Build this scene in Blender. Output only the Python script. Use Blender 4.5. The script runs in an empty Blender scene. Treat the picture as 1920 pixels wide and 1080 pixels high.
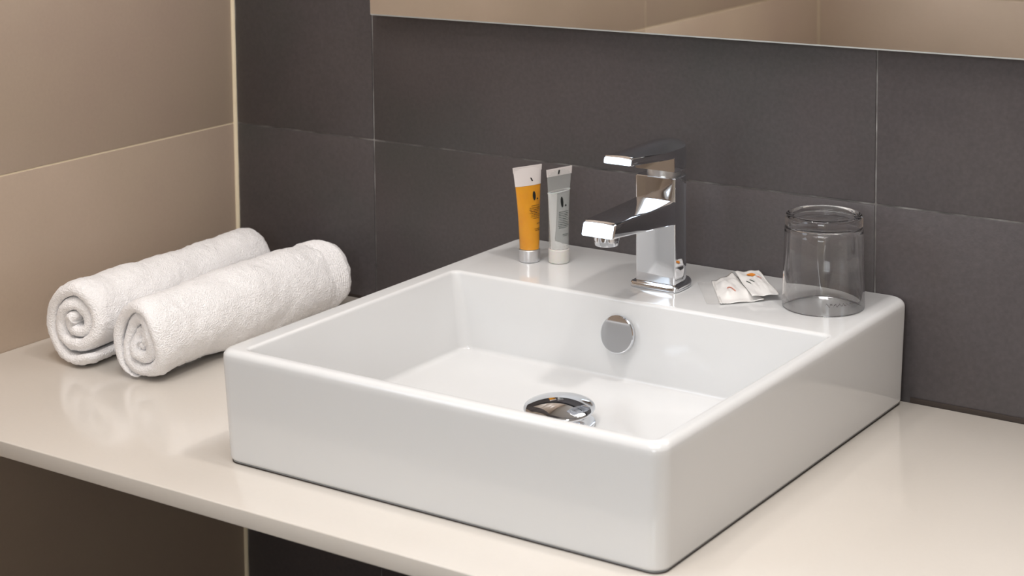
import bpy, bmesh, math, random
from mathutils import Vector, Matrix, noise
S = bpy.context.scene
C = S.collection
PI = math.pi

# ------------------------------------------------------------------ camera
cam_d = bpy.data.cameras.new('camera'); cam = bpy.data.objects.new('camera', cam_d); C.objects.link(cam)
cam_d.sensor_width = 36.0; cam_d.lens = 3472.8/1920*36; cam_d.shift_y = -592.6/1920
cam_d.clip_start = 0.02
R_ = Vector((0.82708169, 0.56200396, -0.00935033)); U_ = Vector((-0.04992836, 0.09002693, 0.99468704)); F_ = Vector((-0.55985984, 0.82222059, -0.10251956))
m = Matrix((R_, U_, -F_)).transposed().to_4x4(); m.translation = Vector((1.5254, -1.6416, 0.5975))
cam.matrix_world = m
cam_d.dof.use_dof = True; cam_d.dof.focus_distance = 1.80; cam_d.dof.aperture_fstop = 10
S.camera = cam

# ------------------------------------------------------------------ world, lights, exposure
w = bpy.data.worlds.new('world'); S.world = w; w.use_nodes = True
w.node_tree.nodes['Background'].inputs[0].default_value = (0.75, 0.85, 1.0, 1)
w.node_tree.nodes['Background'].inputs[1].default_value = 0.25
S.view_settings.view_transform = 'Standard'; S.view_settings.look = 'None'
S.view_settings.exposure = -0.20; S.view_settings.gamma = 1.0; S.view_settings.use_curve_mapping = False
CEIL = 1.60; FLOOR = -0.86

def area(name, loc, rot, sx, sy, power, col, shape='RECTANGLE'):
    d = bpy.data.lights.new(name, 'AREA'); d.shape = shape; d.size = sx; d.size_y = sy; d.energy = power; d.color = col
    o = bpy.data.objects.new(name, d); C.objects.link(o); o.location = loc; o.rotation_euler = rot
    return o
# recessed downlights (two near the basin, a third added by the door), a wide ceiling panel, daylight in the hall beyond the open door
area('downlight_lamp', (1.17, -0.38, CEIL-0.012), (0, 0, 0), 0.10, 0.10, 8.5, (1.0, 0.945, 0.90), 'DISK')
area('downlight_lamp', (0.42, -0.72, CEIL-0.012), (0, 0, 0), 0.12, 0.12, 4.0, (1.0, 0.945, 0.90), 'DISK')
area('downlight_lamp', (0.72, -1.30, CEIL-0.012), (0, 0, 0), 0.12, 0.12, 6.0, (1.0, 0.94, 0.89), 'DISK')  # added lamp, lifts the beige walls reflected in the mirror
area('ceiling_panel_lamp', (0.95, -0.85, CEIL-0.02), (0, 0, 0), 0.9, 0.7, 10.0, (1.0, 0.975, 0.97))
area('hall_daylight', (1.50, -3.4, 1.05), (math.radians(83), 0, 0), 1.6, 0.9, 52, (0.88, 0.94, 1.0))

# ------------------------------------------------------------------ materials
def mat(name, col, rough=0.5, metal=0.0, **kw):
    M = bpy.data.materials.new(name); M.use_nodes = True
    b = M.node_tree.nodes['Principled BSDF']
    b.inputs['Base Color'].default_value = (*col, 1); b.inputs['Roughness'].default_value = rough; b.inputs['Metallic'].default_value = metal
    for k, v in kw.items(): b.inputs[k.replace('_', ' ')].default_value = v
    return M
def mottle(M, c1, c2, scale=6, detail=5, stretch=(1, 1, 1), c3=None, fine=0.0, bump=0.0, bscale=200, bdist=0.0005, rand=0.0):
    nt = M.node_tree; N = nt.nodes; L = nt.links; b = N['Principled BSDF']
    tc = N.new('ShaderNodeTexCoord'); mp = N.new('ShaderNodeMapping'); mp.inputs['Scale'].default_value = stretch
    L.new(tc.outputs['Object'], mp.inputs['Vector'])
    if rand:
        oi = N.new('ShaderNodeObjectInfo'); vm = N.new('ShaderNodeVectorMath'); vm.operation = 'SCALE'
        vm.inputs[0].default_value = (7, 11, 5); L.new(oi.outputs['Random'], vm.inputs['Scale']); L.new(vm.outputs[0], mp.inputs['Location'])
    n = N.new('ShaderNodeTexNoise'); n.inputs['Scale'].default_value = scale; n.inputs['Detail'].default_value = detail
    L.new(mp.outputs[0], n.inputs['Vector'])
    r = N.new('ShaderNodeValToRGB'); e = r.color_ramp.elements
    e[0].position = 0.3; e[0].color = (*c1, 1); e[1].position = 0.7; e[1].color = (*c2, 1)
    if c3: x = e.new(0.5); x.color = (*c3, 1)
    L.new(n.outputs[0], r.inputs[0]); out = r.outputs[0]
    if fine:
        n2 = N.new('ShaderNodeTexNoise'); n2.inputs['Scale'].default_value = 260; n2.inputs['Detail'].default_value = 3
        L.new(mp.outputs[0], n2.inputs['Vector'])
        mr = N.new('ShaderNodeMapRange'); mr.inputs['From Min'].default_value = .25; mr.inputs['From Max'].default_value = .75
        mr.inputs['To Min'].default_value = 1-fine; mr.inputs['To Max'].default_value = 1+fine; L.new(n2.outputs[0], mr.inputs[0])
        mx = N.new('ShaderNodeVectorMath'); mx.operation = 'SCALE'; L.new(out, mx.inputs[0]); L.new(mr.outputs[0], mx.inputs['Scale']); out = mx.outputs[0]
    L.new(out, b.inputs['Base Color'])
    if bump:
        n3 = N.new('ShaderNodeTexNoise'); n3.inputs['Scale'].default_value = bscale; n3.inputs['Detail'].default_value = 4
        L.new(tc.outputs['Object'], n3.inputs['Vector'])
        bp = N.new('ShaderNodeBump'); bp.inputs['Strength'].default_value = bump; bp.inputs['Distance'].default_value = bdist
        L.new(n3.outputs[0], bp.inputs['Height']); L.new(bp.outputs[0], b.inputs['Normal'])
    return M
M_dark = mottle(mat('dark_stone_tile', (.06, .05, .05), .42), (.055, .054, .053), (.078, .067, .068), 5, 6, c3=(.067, .058, .060), fine=.12, bump=.25, bscale=420, rand=1)
M_beige = mottle(mat('beige_tile', (.4, .3, .22), .38), (.43, .33, .265), (.49, .385, .305), 3.2, 4, c3=(.455, .36, .28), fine=.02, bump=.08, bscale=300, rand=1)
M_grout_d = mottle(mat('dark_wall_grout', (.2, .19, .18), .9), (.06, .058, .056), (.34, .33, .32), 26, 3, c3=(.15, .14, .135))
M_grout_l = mottle(mat('cream_grout', (.6, .5, .34), .85), (.74, .63, .45), (.80, .70, .52), 30, 3)
M_counter = mottle(mat('cream_quartz', (.7, .62, .53), .16, Coat_Weight=.3, Coat_Roughness=.06), (.655, .605, .545), (.70, .655, .60), 2.2, 3, fine=.008)
M_ceramic = mat('glazed_white_ceramic', (.705, .707, .708), .10, Coat_Weight=.12, Coat_Roughness=.03, Specular_IOR_Level=.38)
M_chrome = mat('chrome', (.72, .74, .775), .035, 1)
M_chrome_b = mat('brushed_silver', (.62, .62, .63), .32, .85)
M_mirror = mat('silvered_mirror', (.93, .92, .90), .015, 1)
M_edge = mat('polished_glass_edge', (.88, .92, .91), .16, .25, Coat_Weight=.5)
M_black = mat('shadow_gap_sealant', (.035, .025, .02), .6)
M_glass = mat('clear_glass', (1, 1, 1), 0, Transmission_Weight=1, IOR=1.43)
M_plaster = mat('white_plaster', (.82, .80, .77), .9)
M_floor = mottle(mat('dark_floor_tile', (.08, .07, .065), .5), (.022, .018, .016), (.035, .028, .025), 4)
M_white = mat('white_painted_metal', (.85, .85, .83), .4)
M_ink = mat('black_ink', (.012, .014, .013), .5)
M_ink_g = mat('brown_print_on_amber', (.045, .022, .004), .5)
M_ink_gr = mat('grey_green_print', (.05, .06, .055), .5)
M_ink_glass = mat('dark_grey_print', (.12, .11, .11), .5)
M_orange = mat('orange_print', (.78, .27, .03), .5)
M_red = mat('red_print', (.70, .22, .14), .5)
M_wood = mat('door_leaf_brown', (.16, .09, .05), .4)

# towel terry
M_towel = mat('white_terry_cotton', (.93, .915, .92), .95, Sheen_Weight=.35, Sheen_Roughness=.4)
nt = M_towel.node_tree; N = nt.nodes; L = nt.links
tc = N.new('ShaderNodeTexCoord'); v1 = N.new('ShaderNodeTexVoronoi'); v1.inputs['Scale'].default_value = 650
n1 = N.new('ShaderNodeTexNoise'); n1.inputs['Scale'].default_value = 300; n1.inputs['Detail'].default_value = 4
L.new(tc.outputs['Object'], v1.inputs['Vector']); L.new(tc.outputs['Object'], n1.inputs['Vector'])
ad = N.new('ShaderNodeMath'); L.new(v1.outputs['Distance'], ad.inputs[0]); L.new(n1.outputs[0], ad.inputs[1])
bp = N.new('ShaderNodeBump'); bp.inputs['Strength'].default_value = .55; bp.inputs['Distance'].default_value = .0016
L.new(ad.outputs[0], bp.inputs['Height']); L.new(bp.outputs[0], N['Principled BSDF'].inputs['Normal'])

def film(name, col, alpha, rough=.25):
    """thin translucent plastic: part see-through, part milky"""
    M = mat(name, col, rough); M.node_tree.nodes['Principled BSDF'].inputs['Alpha'].default_value = alpha
    return M
M_gel_o = mat('amber_gel', (.83, .36, .005), .18, Subsurface_Weight=.15, Subsurface_Scale=.004)
M_gel_o.node_tree.nodes['Principled BSDF'].inputs['Subsurface Radius'].default_value = (1, .5, .1)
mottle(M_gel_o, (.62, .235, .002), (.70, .30, .004), 60, 2)
M_shell = film('clear_amber_tube_plastic', (.85, .60, .20), .10, .15)
M_shell_top = film('frosted_tube_end', (.76, .70, .68), .86, .3)
M_shell_clear = film('clear_tube_plastic', (.66, .68, .66), .24, .12)
M_gel_w = film('pearly_clear_gel', (.50, .52, .51), .24, .15)
M_gel_m = film('milky_gel', (.70, .69, .67), .60, .3)
M_cap_w = mat('milky_white_cap', (.74, .71, .67), .3, Subsurface_Weight=.3, Subsurface_Scale=.005, Transmission_Weight=.15)
M_paper = mat('white_sachet_paper', (.83, .81, .79), .42, Coat_Weight=.2, Coat_Roughness=.2)
M_filmc = film('clear_sachet_film', (.8, .78, .76), .17, .10)

# ------------------------------------------------------------------ helpers
def link(name, me, m, parent=None, loc=None):
    o = bpy.data.objects.new(name, me); C.objects.link(o)
    if m is not None and not me.materials: me.materials.append(m)
    if parent is not None: o.parent = parent
    if loc is not None: o.location = loc
    return o
def obj(name, bm, m, parent=None, smooth=True, angle=40, loc=None):
    bmesh.ops.recalc_face_normals(bm, faces=bm.faces)
    me = bpy.data.meshes.new(name); bm.to_mesh(me); bm.free()
    if smooth:
        me.shade_smooth()
        me.set_sharp_from_angle(angle=math.radians(angle))
    return link(name, me, m, parent, loc)
def thing(name, label, cat, loc=(0, 0, 0), rotz=0, group=None):
    o = bpy.data.objects.new(name, None); C.objects.link(o); o.location = loc; o.rotation_euler = (0, 0, rotz)
    o.empty_display_size = .02; return tag(o, label, cat, group)
def tag(o, label, cat, group=None):
    o['label'] = label; o['category'] = cat
    if group: o['group'] = group
    return o
def struct(o, label):
    o['kind'] = 'structure'; o['label'] = label; return o
def box_bm(x0, x1, y0, y1, z0, z1, bev=0, seg=2):
    bm = bmesh.new(); bmesh.ops.create_cube(bm, size=1)
    for v in bm.verts: v.co = Vector(((x0+x1)/2+v.co.x*(x1-x0), (y0+y1)/2+v.co.y*(y1-y0), (z0+z1)/2+v.co.z*(z1-z0)))
    if bev: bmesh.ops.bevel(bm, geom=bm.edges[:], offset=bev, segments=seg, profile=.5, affect='EDGES')
    return bm
def bridge(bm, loops, cap0=True, cap1=True, closed=True):
    vs = [[bm.verts.new(p) for p in l] for l in loops]
    n = len(vs[0])
    for a, b in zip(vs[:-1], vs[1:]):
        for i in range(n if closed else n-1):
            j = (i+1) % n
            bm.faces.new((a[i], a[j], b[j], b[i]))
    if cap0: bm.faces.new(vs[0][::-1])
    if cap1: bm.faces.new(vs[-1])
    return vs
def rrect(x0, x1, y0, y1, r, z, seg=8):
    r = min(r, (x1-x0)/2-1e-5, (y1-y0)/2-1e-5); pts = []
    for cx, cy, a0 in ((x1-r, y1-r, 0), (x0+r, y1-r, 90), (x0+r, y0+r, 180), (x1-r, y0+r, 270)):
        for k in range(seg+1):
            a = math.radians(a0+90*k/seg); pts.append((cx+r*math.cos(a), cy+r*math.sin(a), z))
    return pts
def lathe(bm, prof, seg=64, cx=0, cy=0):
    rings = []
    for r, z in prof:
        if r < 1e-6: rings.append([bm.verts.new((cx, cy, z))])
        else: rings.append([bm.verts.new((cx+r*math.cos(2*PI*k/seg), cy+r*math.sin(2*PI*k/seg), z)) for k in range(seg)])
    for a, b in zip(rings[:-1], rings[1:]):
        for k in range(seg):
            j = (k+1) % seg
            if len(a) == 1: bm.faces.new((a[0], b[j], b[k]))
            elif len(b) == 1: bm.faces.new((a[k], a[j], b[0]))
            else: bm.faces.new((a[k], a[j], b[j], b[k]))

# ------------------------------------------------------------------ the room
T = 0.008           # tile thickness
J = 0.0018          # joint
RX = 2.30; FY = -2.25; PY = -1.70
# grout beds set 1 mm behind the tile faces
wb = obj('wall_back', box_bm(-.10, RX+.1, .0012, .10, FLOOR, CEIL), M_grout_d, smooth=False); struct(wb, 'wall clad in large dark grey stone tiles behind the basin')
wl = obj('wall_left', box_bm(-.10, -.0008, FY-.1, .0012, FLOOR, CEIL), M_grout_l, smooth=False); struct(wl, 'wall of large beige tiles beside the rolled towels')
def tile(x0, x1, z0, z1, axis, parent, m):
    w_, h_ = x1-x0-J, z1-z0-J
    if w_ < .02 or h_ < .02: return
    key = (round(w_, 4), round(h_, 4), axis)
    if key not in TM:
        bm = box_bm(-w_/2, w_/2, -T/2, T/2, -h_/2, h_/2, .0007, 2) if axis == 'x' else box_bm(-T/2, T/2, -w_/2, w_/2, -h_/2, h_/2, .0007, 2)
        bmesh.ops.recalc_face_normals(bm, faces=bm.faces)
        me = bpy.data.meshes.new('tile'); bm.to_mesh(me); bm.free(); me.shade_smooth(); me.set_sharp_from_angle(angle=math.radians(30)); me.materials.append(m); TM[key] = me
    jit = random.uniform(-.0001, .0001)
    p = ((x0+x1)/2, T/2+jit, (z0+z1)/2) if axis == 'x' else (-T/2+jit, (x0+x1)/2, (z0+z1)/2)
    return link('tile', TM[key], None, parent, p)
TM = {}; random.seed(4)
ZJ = [FLOOR, -.711, -.411, -.111, .189, .489, .789, 1.089, 1.389, CEIL]
XJ = [0.0036, .2135, .828, 1.4425, 2.057, RX]
for a, b in zip(XJ[:-1], XJ[1:]):
    for c, d in zip(ZJ[:-1], ZJ[1:]): tile(a, b, c, d, 'x', wb, M_dark)
YJ = [PY-.001, -1.03, -.0024]
for a, b in zip(YJ[:-1], YJ[1:]):
    for c, d in zip(ZJ[:-1], ZJ[1:]): tile(a, b, c, d, 'y', wl, M_beige)
# cream corner bead where the two claddings meet
bm = bmesh.new(); prof = [(0, 0)] + [(.0036*math.cos(a), -.0036*math.sin(a)) for a in [i*PI/12 for i in range(7)]]
bridge(bm, [[(x-.0006, y+.0004, z) for x, y in prof] for z in (FLOOR, CEIL)])
struct(obj('trim_1', bm, M_grout_l), 'cream sealant bead in the corner between beige and dark walls')
bm = box_bm(.8660, RX, -.0012, .0002, .0001, .0052, .0004)
struct(obj('trim_2', bm, M_black), 'dark sealant line between worktop and dark tiled wall right of the basin')
bm = box_bm(.004, .4125, -.0012, .0002, .0001, .0030, .0004)
struct(obj('trim_3', bm, M_black), 'dark sealant line between worktop and dark tiled wall behind the towels')
wr = obj('wall_right', box_bm(RX, RX+.1, -3.7, .1, FLOOR, CEIL), M_grout_l, smooth=False); struct(wr, 'beige tiled wall opposite the towel side')
YR = [FY, -1.8, -1.2145, -.608, -.0024]
for a, b in zip(YR[:-1], YR[1:]):
    for c, d in zip(ZJ[:-1], ZJ[1:]):
        o = tile(a, b, c, d, 'y', wr, M_beige)
        if o: o.location.x = RX
# front wall with the doorway the photograph is taken from
DX0, DX1, DZ = 1.05, 2.10, 1.25
bm = bmesh.new()
for bx in ((-.1, DX0, FLOOR, CEIL), (DX1, RX+.1, FLOOR, CEIL), (DX0, DX1, DZ, CEIL)):
    b2 = box_bm(bx[0], bx[1], FY-.1, FY, bx[2], bx[3]); me = bpy.data.meshes.new('t'); b2.to_mesh(me); b2.free(); bm.from_mesh(me); bpy.data.meshes.remove(me)
struct(obj('wall_front', bm, M_grout_l, smooth=False), 'wall with the open doorway facing the basin')
wf = bpy.data.objects['wall_front']
for a, b in ((.43, DX0-.03),):
    for c, d in zip(ZJ[:-1], ZJ[1:]):
        o = tile(a, b, c, d, 'x', wf, M_beige)
        o.location.y = FY+.001
wp = obj('wall_pier', box_bm(-.1, .425, FY, PY-.0012, FLOOR, CEIL), M_grout_l, smooth=False); struct(wp, 'beige tiled pier standing out beside the doorway')
for c, d in zip(ZJ[:-1], ZJ[1:]):
    o = tile(.0006, .424, c, d, 'x', wp, M_beige); o.location.y = PY-T/2
    o = tile(FY, PY, c, d, 'y', wp, M_beige); o.location.x = .425-T/2+.001
struct(obj('floor', box_bm(-.1, RX+.1, -3.7, .1, FLOOR-.08, FLOOR), M_floor, smooth=False), 'dark tiled floor')
struct(obj('ceiling', box_bm(-.1, RX+.1, -3.7, .1, CEIL, CEIL+.08), M_plaster, smooth=False), 'white plaster ceiling')
bm = bmesh.new()
for bx in ((DX0-.03, DX0, FLOOR, DZ+.03), (DX1, DX1+.03, FLOOR, DZ+.03), (DX0, DX1, DZ, DZ+.03)):
    b2 = box_bm(bx[0], bx[1], FY-.11, FY+.012, bx[2], bx[3], .003); me = bpy.data.meshes.new('t'); b2.to_mesh(me); b2.free(); bm.from_mesh(me); bpy.data.meshes.remove(me)
struct(obj('door_1', bm, M_wood, smooth=False), 'brown door frame around the open doorway')
struct(obj('wall_hall', box_bm(-.1, RX+.1, -3.8, -3.7, FLOOR, CEIL), M_plaster, smooth=False), 'white hall wall beyond the doorway')
struct(obj('wall_hall_left', box_bm(-.2, -.1, -3.8, FY-.1, FLOOR, CEIL), M_plaster, smooth=False), 'white side wall of the hall')

# frosted window high on the left wall near the doorway (seen only in the chrome)
M_pane = mat('frosted_daylight_pane', (.8, .85, .9), .6, Emission_Color=(.74, .87, 1, 1), Emission_Strength=3.9)
wy0, wy1, wz0, wz1 = -1.60, -.95, .48, 1.25
bm = bmesh.new()
bridge(bm, [rrect(wy0-a, wy1+a, wz0-a, wz1+a, .001, x, 2) for a, x in ((.035, .0002), (.035, .020), (0, .020), (0, .0005))], False, False)
for v in bm.verts: v.co = Vector((v.co.z, v.co.x, v.co.y))
wf_ = obj('window_1', bm, M_white, smooth=False); struct(wf_, 'white framed frosted window high on the beige wall')
obj('pane', box_bm(.0002, .006, wy0, wy1, wz0, wz1), M_pane, wf_, smooth=False)

# ceiling fittings that hold the lamps
def downlight(x, y, label):
    t = thing('ceiling_downlight', label, 'light', (x, y, CEIL), group=None)
    bm = bmesh.new(); lathe(bm, [(.056, 0), (.068, 0), (.068, -.005), (.064, -.008), (.056, -.006), (.056, 0)], 48)
    obj('ring', bm, M_white, t)
downlight(1.17, -.38, 'round recessed ceiling downlight above the right end of the worktop')
downlight(.42, -.72, 'round recessed ceiling downlight above the left front of the worktop')
downlight(.72, -1.30, 'unseen round ceiling downlight added nearest the doorway to brighten the mirrored walls')
t = thing('ceiling_panel', 'wide flat rectangular ceiling light panel in the middle of the ceiling', 'light', (.95, -.85, CEIL))
bm = bmesh.new(); bridge(bm, [rrect(-.48, .48, -.38, .38, .02, 0), rrect(-.48, .48, -.38, .38, .02, -.014), rrect(-.455, .455, -.355, .355, .01, -.014), rrect(-.455, .455, -.355, .355, .01, -.001)], False, False)
obj('frame', bm, M_white, t)

# ------------------------------------------------------------------ mirror
mt = thing('wall_mirror', 'large frameless mirror with polished edge hung above the basin on dark tiles', 'mirror', (.2262, 0, .3366), 0)
mt.rotation_euler = (0, -math.atan2(.0066, .75), 0)
MW, MH = 1.35, .80
obj('backing_board', box_bm(.02, MW-.02, -.0150, -.0001, .02, MH-.02, .001), mat('mirror_backing', (.05, .045, .04), .8), mt)
bm = bmesh.new()
bridge(bm, [rrect(a, MW-a, b, MH-b, .0015, y, 3) for a, b, y in ((0, 0, -.0151), (0, 0, -.0185), (.0017, .0017, -.0203))], True, False)
for v in bm.verts: v.co = Vector((v.co.x, v.co.z, v.co.y))
obj('polished_edge', bm, M_edge, mt, angle=20)
bm = bmesh.new(); bridge(bm, [rrect(.0017, MW-.0017, .0017, MH-.0017, .0012, y, 3) for y in (-.0197, -.0203)])
for v in bm.verts: v.co = Vector((v.co.x, v.co.z, v.co.y))
obj('mirror_glass', bm, M_mirror, mt, smooth=False)

# ------------------------------------------------------------------ worktop
CD = .547; CT = .0155
o = obj('worktop', box_bm(0.0002, RX-.0005, -CD, -.0004, -CT, 0, .0012, 3), M_counter); tag(o, 'long cream stone worktop slab carrying the basin and towels', 'countertop')
# ------------------------------------------------------------------ basin
H = .103; X0, X1, Y0, Y1 = .4142, .8642, -.4770, -.0010
bs = thing('countertop_basin', 'square white ceramic basin with flat tap deck standing on the cream worktop', 'sink', ((X0+X1)/2, (Y0+Y1)/2, 0))
OX, OY = (X0+X1)/2, (Y0+Y1)/2
X0 -= OX; X1 -= OX; Y0 -= OY; Y1 -= OY
def loop_o(i, z, r): return rrect(X0+i, X1-i, Y0+i, Y1-i*(.2 if i < .004 else .3), r, z, 10)
loops = [loop_o(.005, 0.0, .012), loop_o(.005, .0013, .012)]
dr = .0030
for k in range(7):
    a = k/6*PI/2; loops.append(loop_o(dr + .0045*(1-math.sin(a)), .0013+.0045*(1-math.cos(a)), .0135))
loops.append(loop_o(dr*.5, .05, .0135)); loops.append(loop_o(0, H-.010, .0135)); 
rt = .0068
for k in range(1, 9):
    a = k/8*PI/2; loops.append(loop_o(rt*(1-math.cos(a)), H-rt+rt*math.sin(a), .0135))
ix0, ix1, iy0, iy1 = .4378-OX, .8502-OX, -.4640-OY, -.1525-OY
def loop_i(a, z, r, b=None, f=None):
    b = a if b is None else b; f = a if f is None else f
    return rrect(ix0+a, ix1-a, iy0+f, iy1-b, r, z, 10)
ri = .0035
loops.append(loop_i(-ri-.0006, H, .010))
for k in range(0, 6):
    a = k/5*PI/2; loops.append(loop_i(-ri*(1-math.sin(a)), H-ri*(1-math.cos(a)), .008))
loops.append(loop_i(.006, H-.035, .010, .001, .003))
zb = .0235; rb = .005
loops.append(loop_i(.0115, zb+rb, .012, .0025, .007))
for k in range(1, 7):
    a = k/6*PI/2; q = rb*(1-math.cos(a)); loops.append(loop_i(.0115+q*1.4, zb+rb*(1-math.sin(a)), .012, .0025+q, .007+q))
DXc, DYc = .6390-OX, -.2700-OY
end = (ix0+.0185, ix1-.0185, iy0+.012, iy1-.0075)
for s, zz in ((.12, .0229), (.35, .0215), (.6, .0198), (.85, .0180)):
    t_ = s; R = .036
    loops.append(rrect(end[0]*(1-t_)+(DXc-R)*t_, end[1]*(1-t_)+(DXc+R)*t_, end[2]*(1-t_)+(DYc-R)*t_, end[3]*(1-t_)+(DYc+R)*t_, .012*(1-t_)+R*t_+.05*t_*(1-t_), zz, 10))
for R, zz in ((.036, .0172), (.033, .0168), (.024, .0140), (.020, .004)):
    loops.append(rrect(DXc-R, DXc+R, DYc-R, DYc+R, R, zz, 10))
bm = bmesh.new(); bridge(bm, loops)
bmesh.ops.remove_doubles(bm, verts=bm.verts, dist=1e-6)
obj('bowl', bm, M_ceramic, bs, angle=50)
bm = bmesh.new(); bridge(bm, [rrect(X0+.0046, X1-.0046, Y0+.0046, Y1-.002, .012, z, 8) for z in (.0001, .0012)])
obj('sealant_joint', bm, M_black, bs)
# waste: flange + pop-up stopper
fl = bmesh.new()
lathe(fl, [(.0195, .0065), (.0205, .0150), (.0235, .0182), (.0300, .0196), (.0325, .0190), (.0330, .0172)], 64, DXc, DYc)
drain = obj('drain_flange', fl, M_chrome, bs)
bm = bmesh.new(); lathe(bm, [(0, .006), (.0195, .006), (.0195, .0065)], 48, DXc, DYc); obj('drain_throat', bm, M_black, drain)
bm = bmesh.new(); lathe(bm, [(0, .006), (.0045, .006), (.0045, .0245), (.012, .0265), (.012, .029), (0, .029)], 32, DXc, DYc); obj('stopper_stem', bm, M_chrome, drain)
bm = bmesh.new(); prof = [(0, .0275), (.024, .0278), (.0305, .0292), (.0322, .0302), (.0328, .0314), (.0322, .0325)]
for k in range(1, 10): a = k/9; prof.append((.0322*(1-a), .0325+.0075*(1-(1-a)**2)))
prof[-1] = (0, .0400); lathe(bm, prof, 72, 0, 0)
st = obj('stopper_cap', bm, M_chrome, drain, angle=60)
st.matrix_local = Matrix.Translation((DXc, DYc, .0275)) @ Matrix.Rotation(math.radians(5), 4, Vector((.8, .3, 0))) @ Matrix.Translation((0, 0, -.0275))
# overflow cover
bm = bmesh.new(); lathe(bm, [(0, -.002), (.0150, -.002), (.0150, .0018), (.0178, .0024), (.0184, .0034), (.0181, .0052), (.0172, .0060), (0, .0061)], 64)
ov = obj('overflow_cover', bm, M_chrome, bs, angle=35)
ov.matrix_local = Matrix.Translation((.6345-OX, -.1527-OY-.0032, .0695)) @ Matrix.Rotation(math.radians(78.7), 4, 'X')

# ------------------------------------------------------------------ tap
FX, FYc = .6439, -.0820
tp = thing('basin_tap', 'square chrome single lever mixer tap on the back deck of the basin', 'faucet', (FX, FYc, H))
def dplan(hw, yf, yc, yb, r, z, seg=6, nb=22):
    """flat front with small corner radius, back drawn in to a half ellipse"""
    p = []
    for k in range(nb+1):
        a = PI*k/nb; p.append((hw*math.cos(a), yc+(yb-yc)*math.sin(a), z))
    for k in range(seg+1):
        a = PI+PI/2*k/seg; p.append((-hw+r+r*math.cos(a), yf+r+r*math.sin(a), z))
    for k in range(seg+1):
        a = 1.5*PI+PI/2*k/seg; p.append((hw-r+r*math.cos(a), yf+r+r*math.sin(a), z))
    return p
bm = bmesh.new()
bridge(bm, [dplan(w_, -w_, -.005, b_, .0050, z) for w_, b_, z in ((.0262, .0238, .0001), (.0268, .0245, .0008), (.0268, .0245, .0042), (.0260, .0236, .0055), (.0232, .0208, .0060))])
obj('base_plate', bm, M_chrome, tp, angle=35)
bm = bmesh.new(); HB = .1115
bridge(bm, [dplan(.0222, -.0222, -.006, .0180, .0024, .0061), dplan(.0222, -.0222, -.006, .0180, .0024, HB-.0008), dplan(.0214, -.0214, -.006, .0172, .0022, HB)])
obj('body', bm, M_chrome, tp, angle=35)
bm = bmesh.new(); lathe(bm, [(0, HB-.001), (.0170, HB-.001), (.0170, HB+.0062), (0, HB+.0062)], 48, 0, -.004); obj('cartridge_collar', bm, M_chrome_b, tp, angle=35)
def sect(y, hw, zlo, zhi, c=.0016, crown=0.0):
    """bevelled rectangle in XZ at depth y, top side crowned"""
    p = []; c = min(c, hw*.4)
    for sx, sz in ((1, 1), (-1, 1), (-1, -1), (1, -1)):
        cx = sx*(hw-c); cz = (zhi-c) if sz > 0 else (zlo+c)
        a0 = {(1, 1): 0, (-1, 1): 90, (-1, -1): 180, (1, -1): 270}[(sx, sz)]
        for k in range(4):
            a = math.radians(a0+30*k); p.append((cx+c*math.cos(a), y, cz+c*math.sin(a)))
        if sx == 1 and sz == 1:
            for k in range(1, 12):
                t_ = 1-2*k/12; p.append((t_*(hw-c), y, zhi+crown*(1-t_*t_)))
    return p
# spout: comes out of the front of the body and tapers to a bevelled tip
bm = bmesh.new(); S0 = []
for y, hw, lo, hi in ((-.0205, .0221, .0655, .0892), (-.0222, .0221, .0655, .0890), (-.030, .0219, .0668, .0884), (-.060, .0207, .0690, .0880), (-.090, .0192, .0712, .0878), (-.118, .0178, .0732, .0876), (-.1265, .0175, .0735, .0874), (-.1285, .0165, .0742, .0862)):
    s = sect(y, hw, lo, hi, crown=.0006)
    # tip face leans: the top edge sits further back
    if y < -.12: s = [(x, yy + (z-.079)*.34, z) for x, yy, z in s]
    S0.append(s)
bridge(bm, S0)
sp = obj('spout', bm, M_chrome, tp, angle=25)
bm = bmesh.new(); lathe(bm, [(0, .0630), (.0095, .0630), (.0108, .0635), (.0112, .0660), (.0112, .0680), (.0120, .0685), (.0120, .0735), (0, .0735)], 40, 0, -.1125)
obj('aerator', bm, M_chrome, sp, angle=30)
# lever: block over the body + forward blade with an arched top
bm = bmesh.new(); LV = []
for y, hw, lo, hi, cr in ((.0178, .0030, .1190, .1415, .0003), (.0165, .0078, .1180, .1420, .001), (.0140, .0122, .1176, .1420, .002), (.0100, .0165, .1174, .1418, .003), (.004, .0202, .1173, .1412, .004), (-.002, .0219, .1172, .1406, .005), (-.008, .0222, .1172, .1403, .0055), (-.0200, .0221, .1172, .1402, .0055), (-.0222, .0221, .1180, .1402, .0054), (-.0226, .0221, .1312, .1402, .0054), (-.034, .0218, .1318, .1402, .0048), (-.050, .0204, .1330, .1407, .0038), (-.066, .0186, .1340, .1415, .0026), (-.082, .0166, .1350, .1424, .0012), (-.0905, .0156, .1354, .1428, .0004), (-.0925, .0148, .1360, .1418, .0004)):
    s = sect(y, hw, lo, hi, .0014, cr)
    if y < -.085: s = [(x, yy + (z-.138)*.34, z) for x, yy, z in s]
    LV.append(s)
bridge(bm, LV)
obj('lever', bm, M_chrome, tp, angle=25)

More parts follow.
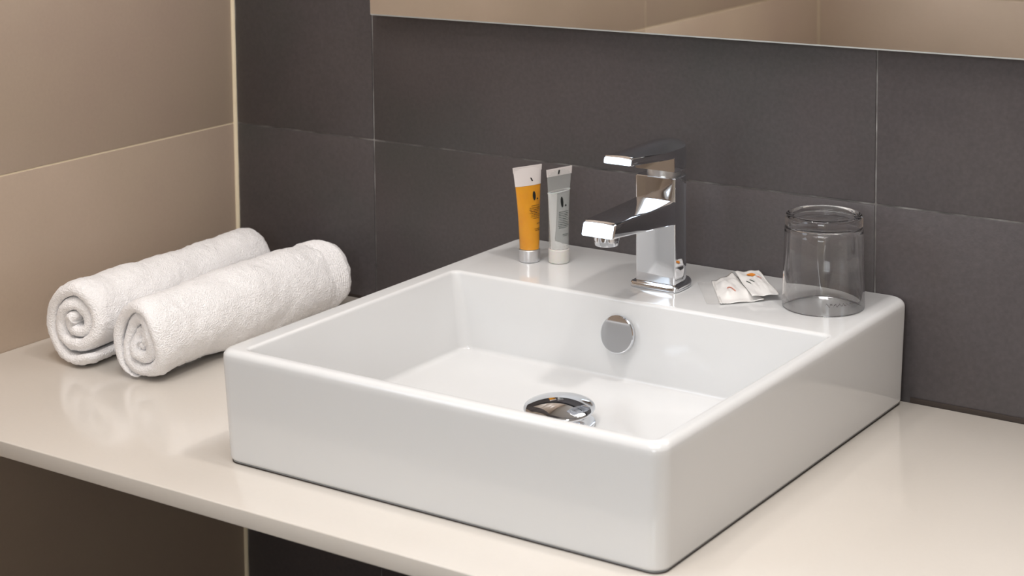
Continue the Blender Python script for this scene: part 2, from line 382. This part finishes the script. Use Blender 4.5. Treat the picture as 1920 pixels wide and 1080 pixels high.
# ------------------------------------------------------------------ tumbler, upside down
gx, gy = .8068, -.0705
gl = thing('glass_tumbler', 'clear glass tumbler turned upside down on the right corner of the basin deck', 'glass', (gx, gy, H))
bm = bmesh.new()
outer = [(.0378, .0000), (.0384, .0006), (.0386, .0015), (.0380, .030), (.0371, .060), (.0367, .0735), (.0366, .0758), (.0359, .0768), (.0357, .0779), (.0362, .0790), (.0363, .0820), (.0361, .0860), (.0352, .0883), (.0335, .0892), (.0318, .0892), (.0300, .0880), (.0282, .0862), (.0270, .0857), (.012, .0853), (0, .0852)]
inner = [(0, .0790), (.022, .0788), (.031, .0775), (.0344, .0745), (.0354, .0700), (.0361, .050), (.0368, .025), (.0372, .0015), (.0373, .0005), (.0378, .0000)]
lathe(bm, outer + [], 96); lathe(bm, inner, 96)
bmesh.ops.remove_doubles(bm, verts=bm.verts, dist=1e-6)
gbody = obj('glass_body', bm, M_glass, gl, angle=60)
# small script line printed round the glass near the rim (illegible in the photo)
bm = bmesh.new(); random.seed(8); n = 60; pr = None
for i in range(n):
    u = i/(n-1); ang = math.radians(-62+44*u); z = .0112 + .0014*math.sin(u*47)*(1-.6*u) + .0006*math.sin(u*103)
    wd = .00028+.0002*abs(math.sin(u*47+1)); c_, s_ = math.cos(ang), math.sin(ang); r = .03848
    a = bm.verts.new((r*c_, r*s_, z-wd)); b = bm.verts.new((r*c_, r*s_, z+wd))
    if pr and i not in (13, 14, 29, 45): bm.faces.new((pr[0], a, b, pr[1]))
    pr = (a, b)
obj('printed_script', bm, M_ink_glass, gbody)

# ------------------------------------------------------------------ toiletry tubes
def make_tube(name, label, loc, Hc, rc, top, wtop, ang, lean, m_cap, fills, shell_parts, inkparts, liquid=None, haze=None):
    """upright tube standing on its cap; ang = direction of the crimp in plan"""
    t = thing(name, label, 'toiletry tube', loc, 0, None)
    ca, sa = math.cos(ang), math.sin(ang)
    def surf(u, z, off=0.0, inset=0.0):
        """u angle round the section, z height"""
        s = max(0, min(1, (z-Hc)/(top-Hc))); s2 = s**1.15
        a = (rc-.0004)*(1-s2)+wtop/2*s2 - inset; b = (rc-.0004)*(1-s**1.35)+.0006*s2 - inset*.8
        b = max(b, .0003)
        a += off; b += off
        X = a*math.cos(u); Y = b*math.sin(u)
        lx = lean[0]*s*s; ly = lean[1]*s*s
        return Vector((X*ca-Y*sa+lx, X*sa+Y*ca+ly, z))
    def shell(pname, z0, z1, m, inset=0.0, cap0=True, cap1=True, parent=t, nz=22, tilt=0.0):
        bm = bmesh.new(); lp = []
        for k in range(nz+1):
            l = []
            for i in range(48):
                u = 2*PI*i/48; z = z0+(z1-z0)*k/nz
                z += tilt*math.cos(u)*(k/nz)
                l.append(surf(u, z, 0, inset))
            lp.append(l)
        bridge(bm, lp, cap0, cap1); return obj(pname, bm, m, parent, angle=50)
    bm = bmesh.new(); lathe(bm, [(0, 0), (rc-.0012, 0), (rc-.0002, .0006), (rc, .0016), (rc, Hc-.0010), (rc-.0006, Hc-.0002), (rc-.0012, Hc), (0, Hc)], 56)
    obj('cap', bm, m_cap, t, angle=35)
    made = [shell(*f, parent=t) for f in fills]
    sh = [shell(*f, parent=t) for f in shell_parts]
    body = sh[0]
    def patch(pname, polys, m):
        """polys: lists of (s, z) where s is arc position -1..1 across the front half"""
        bm = bmesh.new()
        for poly in polys:
            vs = [bm.verts.new(surf(-PI/2 + s*PI/2, z, .00022)) for s, z in poly]
            bm.faces.new(vs)
        return obj(pname, bm, m, body, smooth=False)
    for pn, polys, m in inkparts: patch(pn, polys, m)
    if liquid:
        bm = bmesh.new(); z0, tl = liquid
        def P(u, dz, off): 
            q = surf(u, z0+dz, off); q.z += tl*math.cos(u); return q
        bridge(bm, [[P(2*PI*i/48, dz, off) for i in range(48)] for dz, off in ((-.0005, .0001), (.0005, .0001), (.0005, .0003), (-.0005, .0003), (-.0005, .0001))], False, False)
        obj('gel_level_line', bm, M_cap_w, body)
    return t
def bars(rows, seed, sh=-.14, th=.00062):
    random.seed(seed); out = []
    for z, a, b in rows:
        s = a = a+sh; b = b+sh
        while s < b-.02:
            l = random.uniform(.05, .15); e = min(b, s+l)
            k = max(1, int((e-s)/.05))
            for q in range(k):
                x0 = s+(e-s)*q/k; x1 = s+(e-s)*(q+1)/k; h = th*random.uniform(.55, 1.25)
                out.append([(x0, z-h/2), (x1, z-h/2), (x1, z+h/2), (x0, z+h/2)])
            s = e+random.uniform(.015, .035)
    return out
def leaf(s0, z0, hw, hh, n=10):
    r = []
    for k in range(n+1):
        a = k/n*PI; r.append((s0+hw*math.sin(a), z0-hh*math.cos(a)))
    for k in range(1, n):
        a = k/n*PI; r.append((s0-hw*math.sin(a), z0+hh*math.cos(a)))
    return r
def dot(s0, z0, rs, rz, n=10): return [(s0+rs*math.cos(2*PI*k/n), z0+rz*math.sin(2*PI*k/n)) for k in range(n)]
otop = .0985
make_tube('amber_gel_tube', 'upright tube of amber gel standing on its silver cap, left of the clear tube', (.4812, -.0807, H), .0135, .0110, otop, .0355, math.radians(68), (-.0022, .0004), M_chrome_b,
    [('gel', .0137, otop-.0185, M_gel_o, .0005)],
    [('tube_body', .0133, otop-.0188, M_shell, 0.0), ('tube_shoulder', otop-.0188, otop-.0001, M_shell_top, 0.0)],
    [('leaf_emblem', [leaf(.17, .0690, .085, .0046), dot(.36, .0655, .05, .0010)], M_ink),
     ('black_crimp_mark', [[(.05, otop-.0108), (.12, otop-.0112), (.04+.14, otop-.0150+.0006), (.11, otop-.0146)]], M_ink),
     ('small_print', bars([(.0590, .10, .62), (.0568, -.02, .64), (.0550, -.04, .60), (.0533, .02, .66), (.0515, -.05, .6), (.0497, .04, .64), (.0480, .0, .62), (.0462, .1, .55), (.0405, .35, .7), (.0352, .15, .62), (.0336, .2, .6)], 3), M_ink_g)])
wtop_ = .0970
HZ = []; n_ = 24
for k in range(n_):
    z0 = .0150+(.0735-.0150)*k/n_; z1 = .0150+(.0735-.0150)*(k+1)/n_
    def edge_(z):
        q = (z-.0150)/(.0735-.0150)
        return -.86+.60*q**.7 if z > .026 else 1.0-1.85*max(0, (z-.0150)/.011)
    for j_ in range(6):
        a0, a1 = -1+(edge_(z0)+1)*j_/6, -1+(edge_(z0)+1)*(j_+1)/6
        b0, b1 = -1+(edge_(z1)+1)*j_/6, -1+(edge_(z1)+1)*(j_+1)/6
        if a1-a0 > .002: HZ.append([(a0, z0), (a1, z0), (b1, z1), (b0, z1)])
make_tube('clear_gel_tube', 'upright clear gel tube on a milky white cap, between amber tube and tap', (.5093, -.0682, H), .0150, .0108, wtop_, .0335, math.radians(74), (.0008, .0006), M_cap_w,
    [('gel', .0152, wtop_-.0235, M_gel_w, .0005)],
    [('tube_body', .0146, wtop_-.0001, M_shell_clear, 0.0)],
    [('leaf_emblem', [leaf(-.03, .0640, .080, .0054), dot(.20, .0600, .055, .0010)], M_ink),
     ('black_crimp_mark', [[(-.12, wtop_-.0042), (-.04, wtop_-.0042), (.02, wtop_-.0002), (-.06, wtop_-.0002)]], M_ink),
     ('small_print', bars([(.0540, .0, .64), (.0522, -.02, .68), (.0505, -.02, .6), (.0488, -.05, .66), (.0470, -.04, .6), (.0452, -.08, .64), (.0434, -.1, .62), (.0416, -.1, .6), (.0398, -.12, .62), (.0380, -.1, .5), (.0310, .1, .6), (.0296, .12, .5)], 5, sh=-.26, th=.00062), M_ink_gr),
     ('milky_gel_streak', HZ, M_gel_m)], liquid=(wtop_-.0225, .0006))
def crimp(parent_name, loc, z0, z1, w0, w1, ang, lean, m, th=.0011):
    """flat welded end of the tube"""
    par = bpy.data.objects[parent_name]; ca, sa = math.cos(ang), math.sin(ang); bm = bmesh.new(); lp = []
    for k in range(9):
        q = k/8; z = z0+(z1-z0)*q; hw = (w0*(1-q)+w1*q)/2; l = []
        t_ = th*(1+.25*(k % 2))
        for X, Y in ((hw, -t_/2), (hw, t_/2), (-hw, t_/2), (-hw, -t_/2)):
            l.append((X*ca-Y*sa+lean[0], X*sa+Y*ca+lean[1], z))
        lp.append(l)
    bridge(bm, lp); obj('crimped_end', bm, m, par, angle=20)
crimp('amber_gel_tube', None, otop-.0050, otop+.0010, .0348, .0358, math.radians(68), (-.0021, .0004), M_shell_top)
crimp('clear_gel_tube', None, wtop_-.0060, wtop_+.0018, .0328, .0342, math.radians(74), (.0008, .0006), M_shell_top)

# ------------------------------------------------------------------ sachets
def sachet(name, label, quad, base, thick, seed, lump, marks):
    """pillow sachet over a plan quad: TL, TR, BR, BL (x, y)"""
    cx = sum(q[0] for q in quad)/4; cy = sum(q[1] for q in quad)/4
    t = thing(name, label, 'sachet', (cx, cy, base))
    n = 30
    Q = [Vector((q[0]-cx, q[1]-cy, 0)) for q in quad]
    def P(u, v, side=1, off=0.0):
        p = (Q[0]*(1-u)+Q[1]*u)*(1-v)+(Q[3]*(1-u)+Q[2]*u)*v
        eu = min(u, 1-u); ev = min(v, 1-v)
        f = max(0, min(1, (eu-.05)/.22)); g = max(0, min(1, (ev-.10)/.22))
        f = f*f*(3-2*f); g = g*g*(3-2*g)
        h = thick*f*g*(1+.25*noise.noise(Vector((u*4+seed, v*4, 1))))*lump(u, v)
        wr_ = .0006*noise.noise(Vector((u*9, v*9, seed)))*(.3+f*g)+.0004*noise.noise(Vector((u*25, v*12, seed+3)))*(f*g)
        edge = .0009+.0011*math.sin(u*6+seed)**2*(1-g)+.0010*math.sin(v*5+seed)**2*(1-f)
        z = edge + (h+wr_ if side > 0 else -edge*.7-0*h) + off
        if side > 0: z = max(z, edge*.5+.0004)
        # pinked edges at the welded ends
        if v in (0.0, 1.0): p = p + (Q[3]-Q[0]).normalized()*(.0005 if int(round(u*n)) % 2 else -.0005)
        return Vector((p.x, p.y, z))
    bm = bmesh.new()
    top = [[bm.verts.new(P(i/n, j/n, 1)) for i in range(n+1)] for j in range(n+1)]
    bot = [[top[j][i] if i in (0, n) or j in (0, n) else bm.verts.new(P(i/n, j/n, -1)) for i in range(n+1)] for j in range(n+1)]
    for j in range(n):
        for i in range(n):
            bm.faces.new((top[j][i], top[j][i+1], top[j+1][i+1], top[j+1][i])); bm.faces.new((bot[j+1][i], bot[j+1][i+1], bot[j][i+1], bot[j][i]))
    w_ = obj('wrapper', bm, M_paper, t, angle=180)
    for pn, polys, m_ in marks:
        bm = bmesh.new()
        for poly in polys: bm.faces.new([bm.verts.new(P(u, v, 1, .0006)) for u, v in poly])
        obj(pn, bm, m_, w_, smooth=False)
    return t, P
def stroke(pts, wd):
    out = []
    for (a, b), (c, d) in zip(pts[:-1], pts[1:]):
        dx, dy = c-a, d-b; l = math.hypot(dx, dy) or 1; nx, ny = -dy/l*wd, dx/l*wd
        out.append([(a-nx, b-ny), (c-nx, d-ny), (c+nx, d+ny), (a+nx, b+ny)])
    return out
sachet('white_sachet', 'white paper sachet with small red mark lying nearest the basin edge', [(.6810, -.0570), (.6835, -.0180), (.7540, -.0870), (.7240, -.1210)], H, .0050, 2.0,
       lambda u, v: 1.0, [('red_mark', stroke([(.30, .60), (.36, .57), (.42, .60), (.44, .68), (.47, .73)], .012), M_red)])
ws = bpy.data.objects['white_sachet']
bm = bmesh.new(); fq = [(.6690, -.0640), (.6840, -.0560), (.7255, -.1185), (.7130, -.1265)]; g_ = []
for j_ in range(13):
    v = j_/12; row = []
    for i_ in range(5):
        u = i_/4; x = (fq[0][0]*(1-u)+fq[1][0]*u)*(1-v)+(fq[3][0]*(1-u)+fq[2][0]*u)*v; y = (fq[0][1]*(1-u)+fq[1][1]*u)*(1-v)+(fq[3][1]*(1-u)+fq[2][1]*u)*v
        row.append(bm.verts.new((x-ws.location.x, y-ws.location.y, .0006+.0009*u+.0005*math.sin(v*14)*(1-u))))
    g_.append(row)
for j_ in range(12):
    for i_ in range(4): bm.faces.new((g_[j_][i_], g_[j_][i_+1], g_[j_+1][i_+1], g_[j_+1][i_]))
fo = obj('film_flap', bm, M_filmc, ws); fo['label'] = 'clear film edge of the sachet'
sm = fo.modifiers.new('thickness', 'SOLIDIFY'); sm.thickness = .0002
sachet('orange_dot_sachet', 'white paper sachet with orange blob print, beside the upturned glass', [(.6900, -.0260), (.7075, -.0075), (.7640, -.0760), (.7450, -.0960)], H+.0046, .0022, 7.0,
       lambda u, v: 1.0, [('orange_blob', [[(.50+.17*math.cos(a)*(1+.15*math.sin(3*a)), .22+.085*math.sin(a)) for a in [2*PI*k/16 for k in range(16)]]], M_orange),
                           ('red_mark', stroke([(.66, .32), (.74, .34), (.80, .40)], .012), M_red),
                           ('grey_mark', stroke([(.16, .46), (.26, .58)], .014)+stroke([(.30, .44), (.40, .56)], .014), M_ink_gr)])

# ------------------------------------------------------------------ rolled towels
def towel(name, label, f, b, rx, rz, th, turns, a0, seed, ribs=False, taper=0.0, wedge=False):
    """a folded towel rolled to a spiral sheet; every layer ends in a soft rounded fold"""
    axis = Vector((b[0]-f[0], b[1]-f[1], 0)); Ln = axis.length; ax = axis.normalized(); nx = Vector((ax.y, -ax.x, 0))
    t = bpy.data.objects
    NS = int(64*turns)+1; NP = 0
    # stadium profile around the sheet: (axial position, thickness offset)
    prof = []; cap = 7; hr = th/2*1.03
    lin = [k/80 for k in range(81)]
    if ribs: lin = sorted(set([q for q in lin if not .87 < q < .985]+[.87+.115*k/70 for k in range(71)]))
    NL = len(lin)-1
    for k in range(NL+1): prof.append((hr*1.1+(Ln-2.2*hr)*lin[k], 1.0, 0))
    for k in range(1, cap): a = k/cap*PI; prof.append((Ln-hr*1.1+hr*1.1*math.sin(a), math.cos(a), 1))
    for k in range(NL, -1, -1): prof.append((hr*1.1+(Ln-2.2*hr)*lin[k], -1.0, 0))
    for k in range(1, cap): a = k/cap*PI; prof.append((hr*1.1-hr*1.1*math.sin(a), -math.cos(a), 1))
    bm = bmesh.new(); loops = []
    for i in range(NS):
        q = i/(NS-1); th_ = a0 - q*turns*2*PI
        turn = q*turns
        base = 1 - turn*th*1.0/ (rx)          # centre line radius, relative
        rr = max(.05, (rx-th/2-turn*th*.985)/rx)
        wq = min(1, .12+.88*turn/.20) if wedge else 1
        if wq < 1: rr = (rx-th+th*wq/2-turn*th*.985)/rx
        # irregular inner folds
        irr = 1+ (.09*turn/turns)*math.sin(2*th_+seed)+(.08*turn/turns)*math.sin(3*th_+seed*2.1)+.10*(turn/turns)**2*noise.noise(Vector((th_*1.7, seed, 0)))
        l = []
        endf = min(1, i/2.5)*min(1, (NS-1-i)/2.5)     # thin rounded sheet ends
        endf = (.55+.45*endf) if not (wedge and turn < .25) else wq
        # layers' fold ends sit a bit further in or out
        push = .0030*math.sin(turn*5.3+seed)+.0022*math.sin(th_*2+seed*3)-.0015*turn
        for s, o_, c_ in prof:
            sN = s/Ln
            edge = 1-max(0, 1-sN*9)**2*.06
            R_x = (rx*rr*irr + o_*hr*endf*.98); R_z = (rz*rr*irr + o_*hr*endf*.98)
            bulge = 1+.020*math.sin(sN*6.2+seed)+.012*math.sin(sN*13+seed*2)
            if sN > .94: bulge *= 1-(sN-.94)*1.2
            if sN < .05: bulge *= 1-(.05-sN)*1.2
            bulge *= 1-taper*sN
            X = R_x*math.cos(th_)*bulge; Z = R_z*math.sin(th_)*bulge
            # sag: flatten against the worktop
            zc = rz
            Zw = zc+Z
            if Zw < .010: Zw = .010-(.010-Zw)*.55
            face = 1 if s < Ln/2 else -1
            ss = s - push*face*(1 if (s < .03 or s > Ln-.03) else 0) * (1 if True else 0)*max(0, 1-min(s, Ln-s)/.03)
            p = Vector((f[0], f[1], 0)) + ax*ss + nx*X; p.z = Zw
            if turn < .999 and o_ > 0 or c_:
                nn = noise.noise(p*28+Vector((seed, 0, 0)))*.0022+noise.noise(p*75+Vector((0, seed, 0)))*.0010+noise.noise(p*230)*.0013+noise.noise(p*420)*.0006
                if ribs and .885 < sN < .975 and o_ > 0: nn = nn*.35+.0010*math.sin(sN*Ln*2*PI/.0034)
                d = (nx*math.cos(th_)+Vector((0, 0, math.sin(th_)))); p += d*nn
            l.append(p)
        loops.append(l)
    bridge(bm, loops)
    zmin = min(v.co.z for v in bm.verts)
    for v in bm.verts: v.co.z += .0002-zmin
    org = Vector((f[0]+ax.x*Ln/2, f[1]+ax.y*Ln/2, 0))
    for v in bm.verts: v.co -= org
    o = obj(name, bm, M_towel, None, angle=180, loc=org)
    return o
t1 = towel('rolled_towel', '', (.0985, -.3600), (.0800, -.0560), .0460, .0500, .0138, 2.7, math.radians(-50), 1.3, taper=.10)
tag(t1, 'rolled white terry towel with a loose bottom flap, next to the beige wall', 'towel', 'rolled white hand towels')
t2 = towel('rolled_towel', '', (.1920, -.3580), (.1890, -.0540), .0465, .0506, .0132, 3.0, math.radians(-98), 4.2, ribs=True, taper=.02, wedge=True)
tag(t2, 'rolled white terry towel with ribbed border at its far end, next to the basin', 'towel', 'rolled white hand towels')
